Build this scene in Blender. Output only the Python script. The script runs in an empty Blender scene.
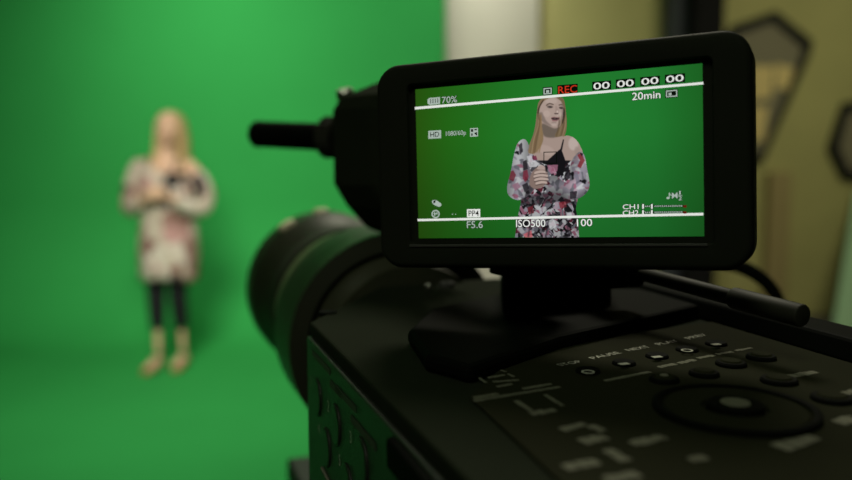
import bpy, bmesh, math, random
import numpy as np
from mathutils import Vector, Matrix, Euler
random.seed(7); np.random.seed(7)
PI = math.pi
S = bpy.context.scene
COL = S.collection

# ------------------------------------------------------------------ camera
PITCH = math.radians(6.0); F = 828.0; EYE = 1.385
cd = bpy.data.cameras.new('camera'); cam = bpy.data.objects.new('camera', cd); COL.objects.link(cam)
cam.location = (0, 0, EYE); cam.rotation_euler = (PI/2 - PITCH, 0, 0)
cd.sensor_width = 36; cd.lens = F*36/852; cd.clip_start = 0.01; cd.clip_end = 60
cd.dof.use_dof = True; cd.dof.focus_distance = 0.2165; cd.dof.aperture_fstop = 8.2
S.camera = cam
# ------------------------------------------------------------------ world, lights, exposure
w = bpy.data.worlds.new('world'); S.world = w; w.use_nodes = True
w.node_tree.nodes['Background'].inputs[0].default_value = (0.9, 0.95, 0.85, 1)
w.node_tree.nodes['Background'].inputs[1].default_value = 0.02
S.view_settings.view_transform = 'Standard'; S.view_settings.look = 'None'
S.view_settings.exposure = 0.0; S.view_settings.gamma = 1.0; S.view_settings.use_curve_mapping = False
def area(name, loc, target, power, sx, sy, col=(1, 1, 1), spread=180):
    l = bpy.data.lights.new(name, 'AREA'); l.shape = 'RECTANGLE'; l.size = sx; l.size_y = sy
    l.energy = power; l.color = col; l.spread = math.radians(spread)
    o = bpy.data.objects.new(name, l); COL.objects.link(o); o.location = loc
    o.rotation_euler = (Vector(target) - Vector(loc)).to_track_quat('-Z', 'Y').to_euler(); return o
area('softbox_light', (-1.45, 4.6, 3.95), (-1.75, 6.8, 2.45), 20.5, 1.3, 0.8, (1, .97, .88), 90)
area('softbox_light', (-1.0, 1.5, 3.2), (-1.2, 5.0, 0.7), 37, 1.2, 0.8, (1, .97, .88), 75)
area('wall_wash_light', (0.52, 6.3, 3.7), (0.48, 7.2, 2.2), 7.5, 0.3, 0.3, (1, .98, .9), 110)
area('room_light', (3.0, 4.0, 3.3), (3.0, 7.0, 1.0), 24, 1.6, 1.2, (1, .95, .70), 150)
area('ceiling_light', (0.3, 2.4, 3.95), (0.05, 0.25, 1.3), 7, 1.2, 1.0, (1, .95, .75), 60)
area('rear_fill', (-0.9, -1.6, 3.9), (0.05, 0.25, 1.3), 2.6, 1.2, 1.2, (.92, 1, .74), 60)  # added fill from behind the camera, brightens the monitor bezel

# ------------------------------------------------------------------ pixel helpers
_R = np.array([1, 0, 0.]); _U = np.array([0, math.sin(PITCH), math.cos(PITCH)]); _D = np.array([0, math.cos(PITCH), -math.sin(PITCH)])
CAM = np.array([0, 0, EYE])
def at(px, py, d): return CAM + d*(_D + (px-426)/F*_R - (py-240)/F*_U)
def ray(px, py): return _D + (px-426)/F*_R - (py-240)/F*_U
def hit(px, py, p0, n):
    d = ray(px, py); return CAM + d*(np.dot(np.asarray(p0)-CAM, n)/np.dot(d, n))
def ony(px, py, y): return hit(px, py, (0, y, 0), np.array([0, 1., 0]))
def lin(c): return tuple((v/12.92 if v <= .04045 else ((v+.055)/1.055)**2.4) for v in [x/255 for x in c])

# ------------------------------------------------------------------ materials
def mat(name, col, rough=.5, spec=.5, metal=0, var=.06, scale=40, bump=0, bscale=200, emit=None):
    m = bpy.data.materials.new(name); m.use_nodes = True; nt = m.node_tree; b = nt.nodes['Principled BSDF']
    c = lin(col) if max(col) > 1 else col
    if emit:
        b.inputs['Base Color'].default_value = (0, 0, 0, 1); b.inputs['Emission Color'].default_value = (*c, 1)
        b.inputs['Emission Strength'].default_value = emit; b.inputs['Roughness'].default_value = .4
        b.inputs['Specular IOR Level'].default_value = .1; return m
    tc = nt.nodes.new('ShaderNodeTexCoord'); nz = nt.nodes.new('ShaderNodeTexNoise'); nz.inputs['Scale'].default_value = scale
    nz.inputs['Detail'].default_value = 3
    nt.links.new(tc.outputs['Object'], nz.inputs['Vector'])
    rp = nt.nodes.new('ShaderNodeValToRGB'); e = rp.color_ramp.elements
    e[0].position = .3; e[1].position = .7
    e[0].color = (*[v*(1-var) for v in c], 1); e[1].color = (*[min(1, v*(1+var)) for v in c], 1)
    nt.links.new(nz.outputs['Fac'], rp.inputs[0]); nt.links.new(rp.outputs[0], b.inputs['Base Color'])
    b.inputs['Roughness'].default_value = rough; b.inputs['Specular IOR Level'].default_value = spec; b.inputs['Metallic'].default_value = metal
    if bump:
        n2 = nt.nodes.new('ShaderNodeTexNoise'); n2.inputs['Scale'].default_value = bscale
        nt.links.new(tc.outputs['Object'], n2.inputs['Vector'])
        bp = nt.nodes.new('ShaderNodeBump'); bp.inputs['Strength'].default_value = bump; bp.inputs['Distance'].default_value = .002
        nt.links.new(n2.outputs['Fac'], bp.inputs['Height']); nt.links.new(bp.outputs[0], b.inputs['Normal'])
    return m
def vcol_mat(name, strength=1):
    m = bpy.data.materials.new(name); m.use_nodes = True; nt = m.node_tree; b = nt.nodes['Principled BSDF']
    a = nt.nodes.new('ShaderNodeAttribute'); a.attribute_name = 'picture'
    b.inputs['Base Color'].default_value = (0, 0, 0, 1); b.inputs['Specular IOR Level'].default_value = .05
    b.inputs['Emission Strength'].default_value = strength
    nt.links.new(a.outputs['Color'], b.inputs['Emission Color']); return m
M = {}
M['green'] = mat('chroma_green_paint', (.034, .36, .074), .85, .15, var=.03, scale=2)
M['white_flat'] = mat('off_white_flat', (.62, .60, .48), .8, .2, var=.04, scale=3)
M['cream'] = mat('cream_wall_paint', (.50, .48, .19), .8, .2, var=.05, scale=3)
M['dark_wall'] = mat('dark_wall_paint', (.24, .24, .19), .9, .1, var=.1, scale=3)
M['grey_floor'] = mat('grey_studio_floor', (.12, .11, .09), .7, .2, var=.1, scale=3)
M['black_post'] = mat('black_drape', (.012, .012, .012), .9, .1)
M['blue_grey'] = mat('blue_grey_paint', (.06, .068, .075), .8, .2)
M['pink_beige'] = mat('pinkish_beige_trim', (.42, .34, .15), .7, .2)
M['mint'] = mat('pale_mint_board', (.46, .74, .44), .7, .2)
M['frame'] = mat('dark_frame', (.008, .01, .008), .6, .2)
M['pane'] = mat('olive_pane', (.26, .24, .15), .6, .2)
M['yellow'] = mat('pale_yellow_pane', (.85, .68, .28), .6, .2)
M['body'] = mat('black_camcorder_plastic', (.016, .020, .012), .8, .02, bump=.15, bscale=1500)
M['side'] = mat('black_side_plastic', (.018, .022, .016), .42, .5, bump=.15, bscale=1500)
M['panel'] = mat('dark_control_panel', (.018, .019, .010), .8, .02, bump=.1, bscale=1500)
M['black'] = mat('matt_black_plastic', (.004, .0045, .0035), .7, .03)
M['bezel'] = mat('glossy_black_bezel', (.016, .018, .012), .6, .05)
M['lip'] = mat('lit_lip_and_screw_grey', (.06, .06, .055), .5, .3)
M['lensg'] = mat('lens_highlight_grey', (.13, .135, .075), .38, .5, var=.2)  # lighter than the dark lens: the highlight is put into the colour
M['knob'] = mat('knob_glint_cream', (.90, .80, .58), .4, .4)
M['rubber'] = mat('black_ribbed_rubber', (.022, .022, .015), .6, .2)
M['lensb'] = mat('black_lens_enamel', (.026, .028, .017), .4, .5)
M['silver'] = mat('silver_metal', (.55, .54, .5), .35, .5, metal=1)
M['print'] = mat('pale_panel_print', (.15, .15, .11), .7, .1)
M['printd'] = mat('white_panel_print', (.45, .45, .38), .7, .1)
M['glass'] = mat('dark_lens_glass', (.003, .003, .006), .08, .6)
M['tripod'] = mat('black_tripod_metal', (.012, .012, .012), .5, .3)
M['skin'] = mat('skin', (.66, .42, .27), .55, .3, var=.04, scale=20)
M['hair'] = mat('blonde_hair', (.46, .33, .14), .5, .3, var=.3, scale=60)
M['leg'] = mat('black_leggings', (.012, .012, .014), .8, .2)
M['shoe'] = mat('tan_shoes', (.27, .145, .05), .5, .3)
M['cami'] = mat('black_camisole', (.012, .012, .012), .7, .2)
M['eye'] = mat('eye', (.05, .04, .03), .2, .5)
M['lip_skin'] = mat('lips', (.45, .13, .12), .45, .4)
M['txt'] = mat('screen_white', (225, 228, 222), emit=1); M['txtd'] = mat('screen_black', (6, 12, 6), emit=1)
M['txtr'] = mat('screen_red', (190, 50, 25), emit=1); M['txtg'] = mat('screen_grey', (165, 180, 170), emit=1)
M['txtdr'] = mat('screen_dark_red', (95, 20, 15), emit=1)
M['pic'] = vcol_mat('screen_picture')
def floral():
    m = bpy.data.materials.new('floral_fabric'); m.use_nodes = True; nt = m.node_tree; b = nt.nodes['Principled BSDF']
    tc = nt.nodes.new('ShaderNodeTexCoord'); v = nt.nodes.new('ShaderNodeTexVoronoi'); v.inputs['Scale'].default_value = 10
    nz = nt.nodes.new('ShaderNodeTexNoise'); nz.inputs['Scale'].default_value = 9
    mx = nt.nodes.new('ShaderNodeVectorMath'); mx.operation = 'MULTIPLY_ADD'; mx.inputs[1].default_value = (.12, .12, .12)
    nt.links.new(tc.outputs['Object'], nz.inputs['Vector']); nt.links.new(nz.outputs['Color'], mx.inputs[0]); nt.links.new(tc.outputs['Object'], mx.inputs[2])
    nt.links.new(mx.outputs[0], v.inputs['Vector'])
    sp = nt.nodes.new('ShaderNodeSeparateColor'); nt.links.new(v.outputs['Color'], sp.inputs[0])
    rp = nt.nodes.new('ShaderNodeValToRGB'); rp.color_ramp.interpolation = 'CONSTANT'; r = rp.color_ramp
    cols = [(0, (.50, .43, .33)), (.28, (.46, .26, .23)), (.42, (.58, .52, .42)), (.62, (.25, .14, .11)), (.74, (.07, .05, .045)), (.80, (.34, .25, .19)), (.92, (.60, .52, .43))]
    r.elements[0].position = 0; r.elements[0].color = (*cols[0][1], 1); r.elements[1].position = cols[1][0]; r.elements[1].color = (*cols[1][1], 1)
    for p, c in cols[2:]:
        e = r.elements.new(p); e.color = (*c, 1)
    nt.links.new(sp.outputs[0], rp.inputs[0]); nt.links.new(rp.outputs[0], b.inputs['Base Color'])
    b.inputs['Roughness'].default_value = .8; b.inputs['Specular IOR Level'].default_value = .2
    return m
M['floral'] = floral()

# ------------------------------------------------------------------ mesh helpers
def finish(name, bm, m, parent=None, smooth=False, bevel=0, seg=2, ang=40):
    bmesh.ops.recalc_face_normals(bm, faces=bm.faces)
    me = bpy.data.meshes.new(name); bm.to_mesh(me); bm.free()
    for x in (m if isinstance(m, (list, tuple)) else [m]): me.materials.append(x)
    if smooth:
        for p in me.polygons: p.use_smooth = True
    o = bpy.data.objects.new(name, me); COL.objects.link(o)
    if parent: o.parent = parent
    if bevel:
        b = o.modifiers.new('bevel', 'BEVEL'); b.width = bevel; b.segments = seg; b.limit_method = 'ANGLE'; b.angle_limit = math.radians(ang)
    return o
def tag(o, label=None, cat=None, group=None, kind=None):
    for k, v in (('label', label), ('category', cat), ('group', group), ('kind', kind)):
        if v: o[k] = v
    return o
def empty(name, loc, label, cat, group=None, rz=0):
    o = bpy.data.objects.new(name, None); COL.objects.link(o); o.location = loc; o.rotation_euler = (0, 0, rz); o.empty_display_size = .05
    return tag(o, label, cat, group)
def add_box(bm, lo, hi, mtx=None):
    lo = Vector(lo); hi = Vector(hi)
    v = [bm.verts.new(Vector((x, y, z))) for x in (lo.x, hi.x) for y in (lo.y, hi.y) for z in (lo.z, hi.z)]
    if mtx:
        for q in v: q.co = mtx @ q.co
    for f in ((0, 1, 3, 2), (4, 6, 7, 5), (0, 4, 5, 1), (2, 3, 7, 6), (0, 2, 6, 4), (1, 5, 7, 3)): bm.faces.new([v[i] for i in f])
def box(name, lo, hi, m, parent=None, bevel=0, seg=2):
    bm = bmesh.new(); add_box(bm, lo, hi); return finish(name, bm, m, parent, bevel=bevel, seg=seg)
def add_prism(bm, pts, d, mi=0):
    d = Vector(d); a = [bm.verts.new(Vector(p)) for p in pts]; b = [bm.verts.new(Vector(p)+d) for p in pts]; n = len(pts)
    fs = [bm.faces.new(a), bm.faces.new(b[::-1])] + [bm.faces.new((a[i], b[i], b[(i+1) % n], a[(i+1) % n])) for i in range(n)]
    for f in fs: f.material_index = mi
def add_lathe(bm, prof, o, axis, n=64, rib=None, closed=True):
    # prof: (distance along axis, radius); rib: dict index -> (count, depth)
    axis = Vector(axis).normalized(); t = axis.orthogonal().normalized(); s = axis.cross(t); o = Vector(o); rings = []
    for i, (h, r) in enumerate(prof):
        ring = []
        for k in range(n):
            a = 2*PI*k/n; rr = r
            if rib and i in rib and k % 2: rr = r - rib[i]
            ring.append(bm.verts.new(o + axis*h + (t*math.cos(a)+s*math.sin(a))*rr))
        rings.append(ring)
    for a, b in zip(rings, rings[1:]):
        for k in range(n): bm.faces.new((a[k], a[(k+1) % n], b[(k+1) % n], b[k]))
    if closed: bm.faces.new(rings[0][::-1]); bm.faces.new(rings[-1])
def lathe(name, prof, o, axis, m, parent=None, n=64, rib=None, closed=True, bevel=0):
    bm = bmesh.new(); add_lathe(bm, prof, o, axis, n, rib, closed); return finish(name, bm, m, parent, bevel=bevel)
def add_tube(bm, pts, rad, n=12, caps=True, flat=(1, 1)):
    pts = [Vector(p) for p in pts]; rads = rad if isinstance(rad, (list, tuple)) else [rad]*len(pts); rings = []
    up = None
    for i, p in enumerate(pts):
        d = (pts[min(i+1, len(pts)-1)] - pts[max(i-1, 0)]).normalized()
        if up is None: up = d.orthogonal().normalized()
        up = (up - d*up.dot(d)).normalized(); s = d.cross(up)
        rings.append([bm.verts.new(p + (up*math.cos(2*PI*k/n)*flat[0] + s*math.sin(2*PI*k/n)*flat[1])*rads[i]) for k in range(n)])
    for a, b in zip(rings, rings[1:]):
        for k in range(n): bm.faces.new((a[k], a[(k+1) % n], b[(k+1) % n], b[k]))
    if caps: bm.faces.new(rings[0][::-1]); bm.faces.new(rings[-1])
def smooth_path(pts, k=8):
    pts = [Vector(p) for p in pts]; out = []
    for i in range(len(pts)-1):
        p0 = pts[max(i-1, 0)]; p1 = pts[i]; p2 = pts[i+1]; p3 = pts[min(i+2, len(pts)-1)]
        for j in range(k):
            t = j/k; out.append(.5*((2*p1)+(p2-p0)*t+(2*p0-5*p1+4*p2-p3)*t*t+(-p0+3*p1-3*p2+p3)*t**3))
    return out+[pts[-1]]
def add_ellipsoid(bm, c, r, rot=None, seg=20, rings=14):
    g = bmesh.ops.create_uvsphere(bm, u_segments=seg, v_segments=rings, radius=1)
    mtx = Matrix.Translation(Vector(c)) @ (rot.to_matrix().to_4x4() if rot else Matrix()) @ Matrix.Diagonal((*r, 1))
    bmesh.ops.transform(bm, matrix=mtx, verts=g['verts'])
def evaluated(o):
    dg = bpy.context.evaluated_depsgraph_get(); dg.update()
    me = bpy.data.meshes.new_from_object(o.evaluated_get(dg)); return me
def skin_mesh(verts, edges, radii, sub=2):
    me = bpy.data.meshes.new('tmp'); me.from_pydata(verts, edges, []); o = bpy.data.objects.new('tmp', me); COL.objects.link(o)
    o.modifiers.new('s', 'SKIN'); sv = me.skin_vertices[0].data
    for i, r in enumerate(radii):
        sv[i].radius = r if isinstance(r, tuple) else (r, r); sv[i].use_root = (i == 0)
    if sub:
        d = o.modifiers.new('d', 'SUBSURF'); d.levels = sub; d.render_levels = sub
    e = evaluated(o); bpy.data.objects.remove(o); return e
def fuse(name, meshes, voxel, m, parent, smooth_it=4):
    bm = bmesh.new()
    for x in meshes:
        if isinstance(x, bmesh.types.BMesh):
            t = bpy.data.meshes.new('t'); bmesh.ops.recalc_face_normals(x, faces=x.faces); x.to_mesh(t); x.free(); bm.from_mesh(t)
        else: bm.from_mesh(x)
    me = bpy.data.meshes.new('t'); bm.to_mesh(me); bm.free()
    o = bpy.data.objects.new('t', me); COL.objects.link(o)
    r = o.modifiers.new('r', 'REMESH'); r.mode = 'VOXEL'; r.voxel_size = voxel
    if smooth_it:
        q = o.modifiers.new('q', 'SMOOTH'); q.factor = .5; q.iterations = smooth_it
    e = evaluated(o); bpy.data.objects.remove(o); e.name = name
    e.materials.clear(); e.materials.append(m)
    for p in e.polygons: p.use_smooth = True; p.material_index = 0
    k = bpy.data.objects.new(name, e); COL.objects.link(k); k.parent = parent; return k
def text_mesh(body, size=1.0, offset=0.0):
    c = bpy.data.curves.new('t', 'FONT'); c.body = body; c.size = size; c.offset = offset; c.resolution_u = 3
    o = bpy.data.objects.new('t', c); COL.objects.link(o); e = evaluated(o); bpy.data.objects.remove(o)
    return e

# ------------------------------------------------------------------ the setting
CY = 6.8; CX1 = ony(445, 20, CY)[0]
def structure(o): o['kind'] = 'structure'; return o
# green cyclorama: the sweep and wall in one continuous skin with thickness, then the painted floor in front of it
def cyc():
    bm = bmesh.new(); rad = 1.0; prof = []
    for k in range(25):
        a = PI/2*k/24; prof.append((CY-rad+rad*math.sin(a), rad-rad*math.cos(a)))
    prof.append((CY, 4.2))
    pts = prof + [(CY+.08, 4.2), (CY+.08, -.03), (CY-rad, -.03)]
    add_prism(bm, [(-4.6, y, z+.004) for y, z in pts], (4.6+CX1, 0, 0))
    return finish('wall_back', bm, M['green'], smooth=False)
c = structure(cyc()); c['label'] = 'bright green chroma key wall curving down into its green floor'
for p in c.data.polygons: p.use_smooth = len(p.vertices) == 4
c.data.set_sharp_from_angle(angle=math.radians(30))
structure(box('floor_front', (-4.6, .2, -.03), (CX1, CY-1.0, .004), M['green']))['label'] = 'green painted studio floor'
structure(box('floor', (-4.9, -2.6, -.12), (5.2, 7.5, -.03), M['grey_floor']))
structure(box('ceiling', (-4.9, -2.6, 4.25), (5.2, 7.5, 4.35), M['dark_wall']))
WY = 7.2
structure(box('wall_right_back', (CX1-.6, WY, -.03), (5.2, WY+.12, 4.25), M['cream'])).name = 'wall_far'
structure(box('wall_right', (5.0, -2.6, -.03), (5.12, WY, 4.25), M['dark_wall']))
structure(box('wall_left', (-4.85, -2.6, -.03), (-4.7, 7.3, 4.25), M['dark_wall']))
structure(box('wall_front', (-4.7, -2.55, -.03), (5.0, -2.4, 4.25), M['dark_wall']))
structure(box('trim_4', (CX1+.01, WY-.12, -.03), (ony(540, 10, WY-.12)[0], WY, 4.25), M['white_flat'], bevel=.02))
# black post with blue-grey left face
xa = ony(674, 10, 6.9)[0]; xb = ony(690, 10, 6.9)[0]; xc = ony(719, 10, 6.9)[0]
bm = bmesh.new(); add_prism(bm, [(xb, 6.75, -.03), (xc, 6.75, -.03), (xc, WY, -.03), (xb, WY, -.03)], (0, 0, 4.28))
structure(finish('trim_1', bm, M['black_post'], bevel=.01))
bm = bmesh.new(); add_prism(bm, [(xa, 6.95, -.03), (xb, 6.95, -.03), (xb, WY, -.03), (xa, WY, -.03)], (0, 0, 4.28))
structure(finish('trim_2', bm, M['blue_grey'], bevel=.005))
x0 = ony(768, 230, 7.1)[0]; x1 = ony(790, 230, 7.1)[0]
structure(box('trim_3', (x0, 7.1, -.03), (x1, WY, ony(770, 172, 7.1)[2]), M['pink_beige'], bevel=.01))

# hexagonal dark frames on the cream wall
def wall_frame(outer, label, panes):
    y = WY-.06
    P3 = [Vector(ony(px, py, y)) for px, py in outer]; c = sum(P3, Vector())/len(P3)
    root = empty('hanging_frame', (c.x, WY, c.z), label, 'frame')
    P = [p-Vector((c.x, WY, c.z)) for p in P3]; n = len(P); wd = .045
    bm = bmesh.new(); lo = []; li = []
    cc = sum(P, Vector())/n
    for p in P:
        d = (p-cc); d.y = 0; u = d.normalized(); lo.append(p+u*wd); li.append(p-u*wd)
    def q(p, y): return bm.verts.new((p.x, y, p.z))
    of = [q(p, -.07) for p in lo]; inf = [q(p, -.07) for p in li]; ob = [q(p, -.001) for p in lo]; ib = [q(p, -.001) for p in li]
    for i in range(n):
        j = (i+1) % n
        for f in ((of[i], of[j], inf[j], inf[i]), (of[i], ob[i], ob[j], of[j]), (inf[i], inf[j], ib[j], ib[i]), (ob[i], ib[i], ib[j], ob[j])): bm.faces.new(f)
    finish('frame', bm, M['frame'], root, bevel=.008)
    bm = bmesh.new(); add_prism(bm, [(p.x, -.03, p.z) for p in li], (0, .02, 0)); finish('panel', bm, M['pane'], root)
    for pl in panes:
        bm = bmesh.new(); pp = [Vector(ony(a, b, WY-.035))-Vector((c.x, WY, c.z)) for a, b in pl]
        add_prism(bm, [(p.x, -.04, p.z) for p in pp], (0, .012, 0)); tag(finish('pane', bm, M['yellow'], root), 'pale yellow pane')
    return root
wall_frame([(775, 16), (809, 44), (806, 56), (763, 157), (742, 160), (722, 70), (735, 30)],
           'dark angular frame with pale yellow panes hanging on the cream wall beside the monitor', [[(744, 66), (774, 66), (771, 98), (746, 100)], [(776, 64), (794, 68), (788, 90), (775, 88)], [(748, 108), (768, 106), (764, 140), (752, 142)]])
wall_frame([(846, 108), (834, 148), (846, 174), (876, 178), (900, 150), (880, 100)],
           'dark angular frame hanging on the cream wall, cut off by the right picture edge', [])
# pale mint board leaning at the right
pb = ony(833, 330, 6.45); pa = ony(857, 190, 7.13)
bm = bmesh.new()
add_prism(bm, [(pa[0], 7.13, pa[2]), (pb[0], 6.45, -.03), (pb[0]+1.1, 6.45, -.03), (pa[0]+1.1, 7.13, pa[2])], (0, .03, .004))
tag(finish('leaning_board', bm, M['mint'], bevel=.004), 'pale mint board leaning on the wall at the right edge', 'board')

# ------------------------------------------------------------------ camcorder
A = at(310, 322, .265); YAW = math.radians(18.9)
cz = empty('camcorder', A, 'black video camcorder with flip-out monitor in the foreground', 'camcorder', rz=YAW)
f_ = np.array([-math.sin(YAW), math.cos(YAW), 0]); r_ = np.array([math.cos(YAW), math.sin(YAW), 0])
def L(p): q = np.asarray(p)-A; return Vector((q@r_, q@f_, q[2]))
def onz(px, py, z=0.0): return L(hit(px, py, A+np.array([0, 0, z]), np.array([0, 0, 1.])))
def onx(px, py, x=0.0): return L(hit(px, py, A+r_*x, r_))
BOT = -.125
# body: tapered prow at the lens mount
bm = bmesh.new()
add_prism(bm, [(0, 0, 0), (.044, .066, 0), (.098, .066, 0), (.136, .03, 0), (.136, -.30, 0), (0, -.30, 0)], (0, 0, BOT))
finish('body', bm, M['body'], cz, bevel=.0008, seg=2)
# left side plate, a hair proud of the body
bm = bmesh.new(); add_prism(bm, [(-.0015, -.002, -.004), (-.0015, -.002, -.118), (-.0015, -.27, -.118), (-.0015, -.27, -.004)], (.002, 0, 0))
side = finish('side_panel', bm, M['side'], cz, bevel=.0005)
# top ridge to the right, dark recess and raised ledge
bm = bmesh.new()
add_prism(bm, [(.1205, .02, .0), (.136, .02, .0), (.136, .02, .006), (.123, .02, .006)], (0, -.32, 0))
finish('side_rail', bm, M['black'], cz, bevel=.001)
# control panel: the olive plate with printing
bm = bmesh.new()
pp = [onz(520, 352), onz(712, 324), (.1195, -.26, 0), (.02, -.26, 0), (.012, -.16, 0), onz(470, 400)]
pp = [Vector((p[0], p[1], .0002)) for p in pp]
add_prism(bm, pp, (0, 0, .0006)); panel = finish('control_panel', bm, M['panel'], cz, bevel=.0003)
PZ = .0008
def panel_bar(bm, x0, y0, x1, y1, th, mi=0):
    # bar printed along the panel between two seen points, th its width in metres
    a = onz(x0, y0, PZ); b = onz(x1, y1, PZ); d = (b-a).normalized(); n = Vector((-d.y, d.x, 0))*th*.42
    t, ln = 0.0, (b-a).length; cell = max(th*.55, .0012)
    while t < ln-.0002:
        w_ = min(cell*random.uniform(.6, 1.3), ln-t); k = random.uniform(.6, 1); p = a+d*t; q = a+d*(t+w_*.8)
        add_prism(bm, [p-n*k, q-n*k, q+n*random.uniform(.6, 1), p+n*k], (0, 0, .00012), mi); t += w_
def panel_word(bm, word, x0, y0, x1, y1, h, mi=0):
    a = onz(x0, y0, PZ+.0001); b = onz(x1, y1, PZ+.0001); d = b-a
    me = text_mesh(word); xs = [v.co.x for v in me.vertices]; ys = [v.co.y for v in me.vertices]
    sx = d.length/(max(xs)-min(xs)); sy = h/(max(ys)-min(ys)); u = d.normalized(); n = Vector((-u.y, u.x, 0)); x_ = min(xs)
    k0 = len(bm.verts); nf = len(bm.faces)
    for v in me.vertices: v.co = a+u*((v.co.x-x_)*sx)+n*(v.co.y*sy)
    bm.from_mesh(me); bm.faces.ensure_lookup_table()
    for i in range(nf, len(bm.faces)): bm.faces[i].material_index = mi
bm = bmesh.new()
for wd, a, b in (('STOP', (561, 366), (583, 362)), ('PAUSE', (594, 359), (622, 353)), ('NEXT', (630, 351), (651, 347)), ('PLAY', (660, 345), (680, 341)), ('PREV', (690, 339), (708, 335))):
    panel_word(bm, wd, a[0], a[1], b[0], b[1], .0021)
finish('panel_lettering', bm, M['printd'], panel)
bm = bmesh.new()
for x0, y0, x1, y1, t in ((605, 381, 650, 372, .002), (659, 367.5, 676, 364, .0024), (679, 363.5, 695, 360, .0024), (698, 358.5, 714, 355.5, .0024), (717, 354.5, 733, 352, .002), (736, 351, 752, 348, .002),
                          (787, 377, 816, 372, .0036), (842, 394, 856, 391, .0035), (838, 423, 856, 418, .005), (779, 448, 815, 437, .005),
                          (474, 401, 560, 387, .0016), (523, 389, 552, 384, .0018), (474, 398, 498, 394, .0018), (545, 395, 563, 406, .0012), (516, 401, 531, 411, .0016), (531, 414, 556, 410, .003),
                          (481, 372, 495, 369, .0012), (488, 378, 505, 375, .0016), (493, 382, 519, 380, .0016), (497, 387, 512, 384, .0014), (500, 370, 506, 372, .001), (508, 374, 514, 377, .001), (476, 376, 486, 383, .0012),
                          (562, 430, 585, 424, .003), (590, 426, 605, 432, .003), (582, 442, 606, 437, .004), (632, 444, 664, 437, .004), (607, 450, 627, 462, .004), (565, 468, 600, 461, .004), (606, 480, 640, 474, .004), (690, 460, 706, 457, .003)):
    panel_bar(bm, x0, y0, x1, y1, t)
tag(finish('panel_marks', bm, M['print'], panel), 'pale printed bars and lines')
def disc_at(px, py, r, h, name, m, parent, label=None, ring=False, z0=PZ):
    c = onz(px, py, z0); 
    prof = [(-.0004, r), (h-.0004, r), (h, r-.0004)] if not ring else None
    bm = bmesh.new()
    if ring:
        add_lathe(bm, [(0, r), (h, r), (h+.0003, r-.0007), (h, r-.0016), (0, r-.0016), (0, r)], c, (0, 0, 1), 48, closed=False)
    else: add_lathe(bm, prof, c, (0, 0, 1), 40)
    o = finish(name, bm, m, parent, smooth=False)
    if label: tag(o, label)
    return o
# transport keys (small pale marks on keys)
for px, py, br in ((588, 372, 0), (624, 364, 1), (657, 357, 1), (687, 350.5, 0), (716, 344.5, 1)):
    k = disc_at(px, py, .0030, .0008, 'button', M['black'], cz)
    bm = bmesh.new(); c = onz(px, py, PZ+.0009)
    if br: add_box(bm, c-Vector((.0013, .0008, 0)), c+Vector((.0013, .0008, .0001)))
    else: add_lathe(bm, [(0, .0016), (.0001, .0016), (.0001, .0011), (0, .0011), (0, .0016)], c, (0, 0, 1), 20, closed=False)
    finish('button_mark', bm, M['printd'], k)
# round keys
for px, py, r in ((664, 381, .0035), (704, 375, .0036), (731, 365, .0038), (761, 358.5, .0038), (779, 382, .0042), (832, 400, .0044)):
    k = disc_at(px, py, r, .0010, 'button', M['black'], cz)
    disc_at(px, py, r*.72, .0014, 'button_cap', M['panel'], k)
    if px == 664: disc_at(px, py, .0012, .0016, 'button_mark', M['print'], k, 'small pale mark')
# jog dial
jc = onz(735, 411, PZ)
dial = lathe('jog_dial', [(0, .0162), (.0012, .0160), (.0012, .0150), (.0004, .0146), (.0004, .0145), (.0010, .0140), (.0012, .0068), (.0002, .0064)], jc-Vector((0, 0, .0003)), (0, 0, 1), M['panel'], cz, 64)
lathe('groove_ring', [(0, .0165), (.0014, .0165), (.0016, .0157), (.0014, .0149), (0, .0149), (0, .0165)], jc-Vector((0, 0, .0003)), (0, 0, 1), M['black'], dial, 64, closed=False)
lathe('select_button', [(0, .0058), (.0016, .0058), (.0018, .0052)], jc, (0, 0, 1), M['black'], dial, 40)
lathe('select_mark', [(.0018, .0030), (.0020, .0029)], jc, (0, 0, 1), M['print'], dial, 32)
# dark circular cap and screw on the smooth plate
c = onz(328, 313); c2 = onz(432, 284)
lathe('plate_screw', [(-.001, .003), (.0006, .003), (.0004, .0022)], c, (0, 0, 1), M['black'], cz, 24)
# numbered assign buttons on the left side
for n_, (lx, ly), (bx, by), r in ((1, (311.5, 381), (317.5, 397), .0058), (2, (328.5, 406), (336, 425), .0058), (3, (351, 437), (361.5, 462), .0062), (4, (319.5, 428), (326.5, 447), .0058), (5, (340, 460), (347, 486), .006)):
    c = onx(bx, by, -.0015)
    k = lathe('button', [(0, r), (.0006, r), (.0008, r-.0008), (.0008, r*.6)], c+Vector((.0002, 0, 0)), (-1, 0, 0), M['side'], cz, 32)
    bm = bmesh.new(); me = text_mesh(str(n_), .0045); q = onx(lx, ly, -.0017)
    for v in me.vertices: v.co = q+Vector((-.0001, -v.co.x+.0012, v.co.y-.0016))
    bm.from_mesh(me); finish('button_number', bm, M['printd'], k)
MS = mat('dim_side_print', (.05, .055, .04), .6, .2)
bm = bmesh.new(); add_tube(bm, [onx(322, 468, -.0017), onx(330, 484, -.0017)], .0005, 6); tag(finish('printed_line', bm, M['print'], side), 'pale printed line')
for p0, p1 in (((312, 352), (330, 372)), ((330, 383), (342, 396)), ((336, 388), (356, 410)), ((351, 418), (376, 448))):
    p = onx(*p0, -.0016); q = onx(*p1, -.0016); bm = bmesh.new()
    add_prism(bm, [p+Vector((0, 0, .0009)), q+Vector((0, 0, .0009)), q-Vector((0, 0, .0009)), p-Vector((0, 0, .0009))], (-.0001, 0, 0)); finish('printed_word', bm, MS, side)
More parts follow.
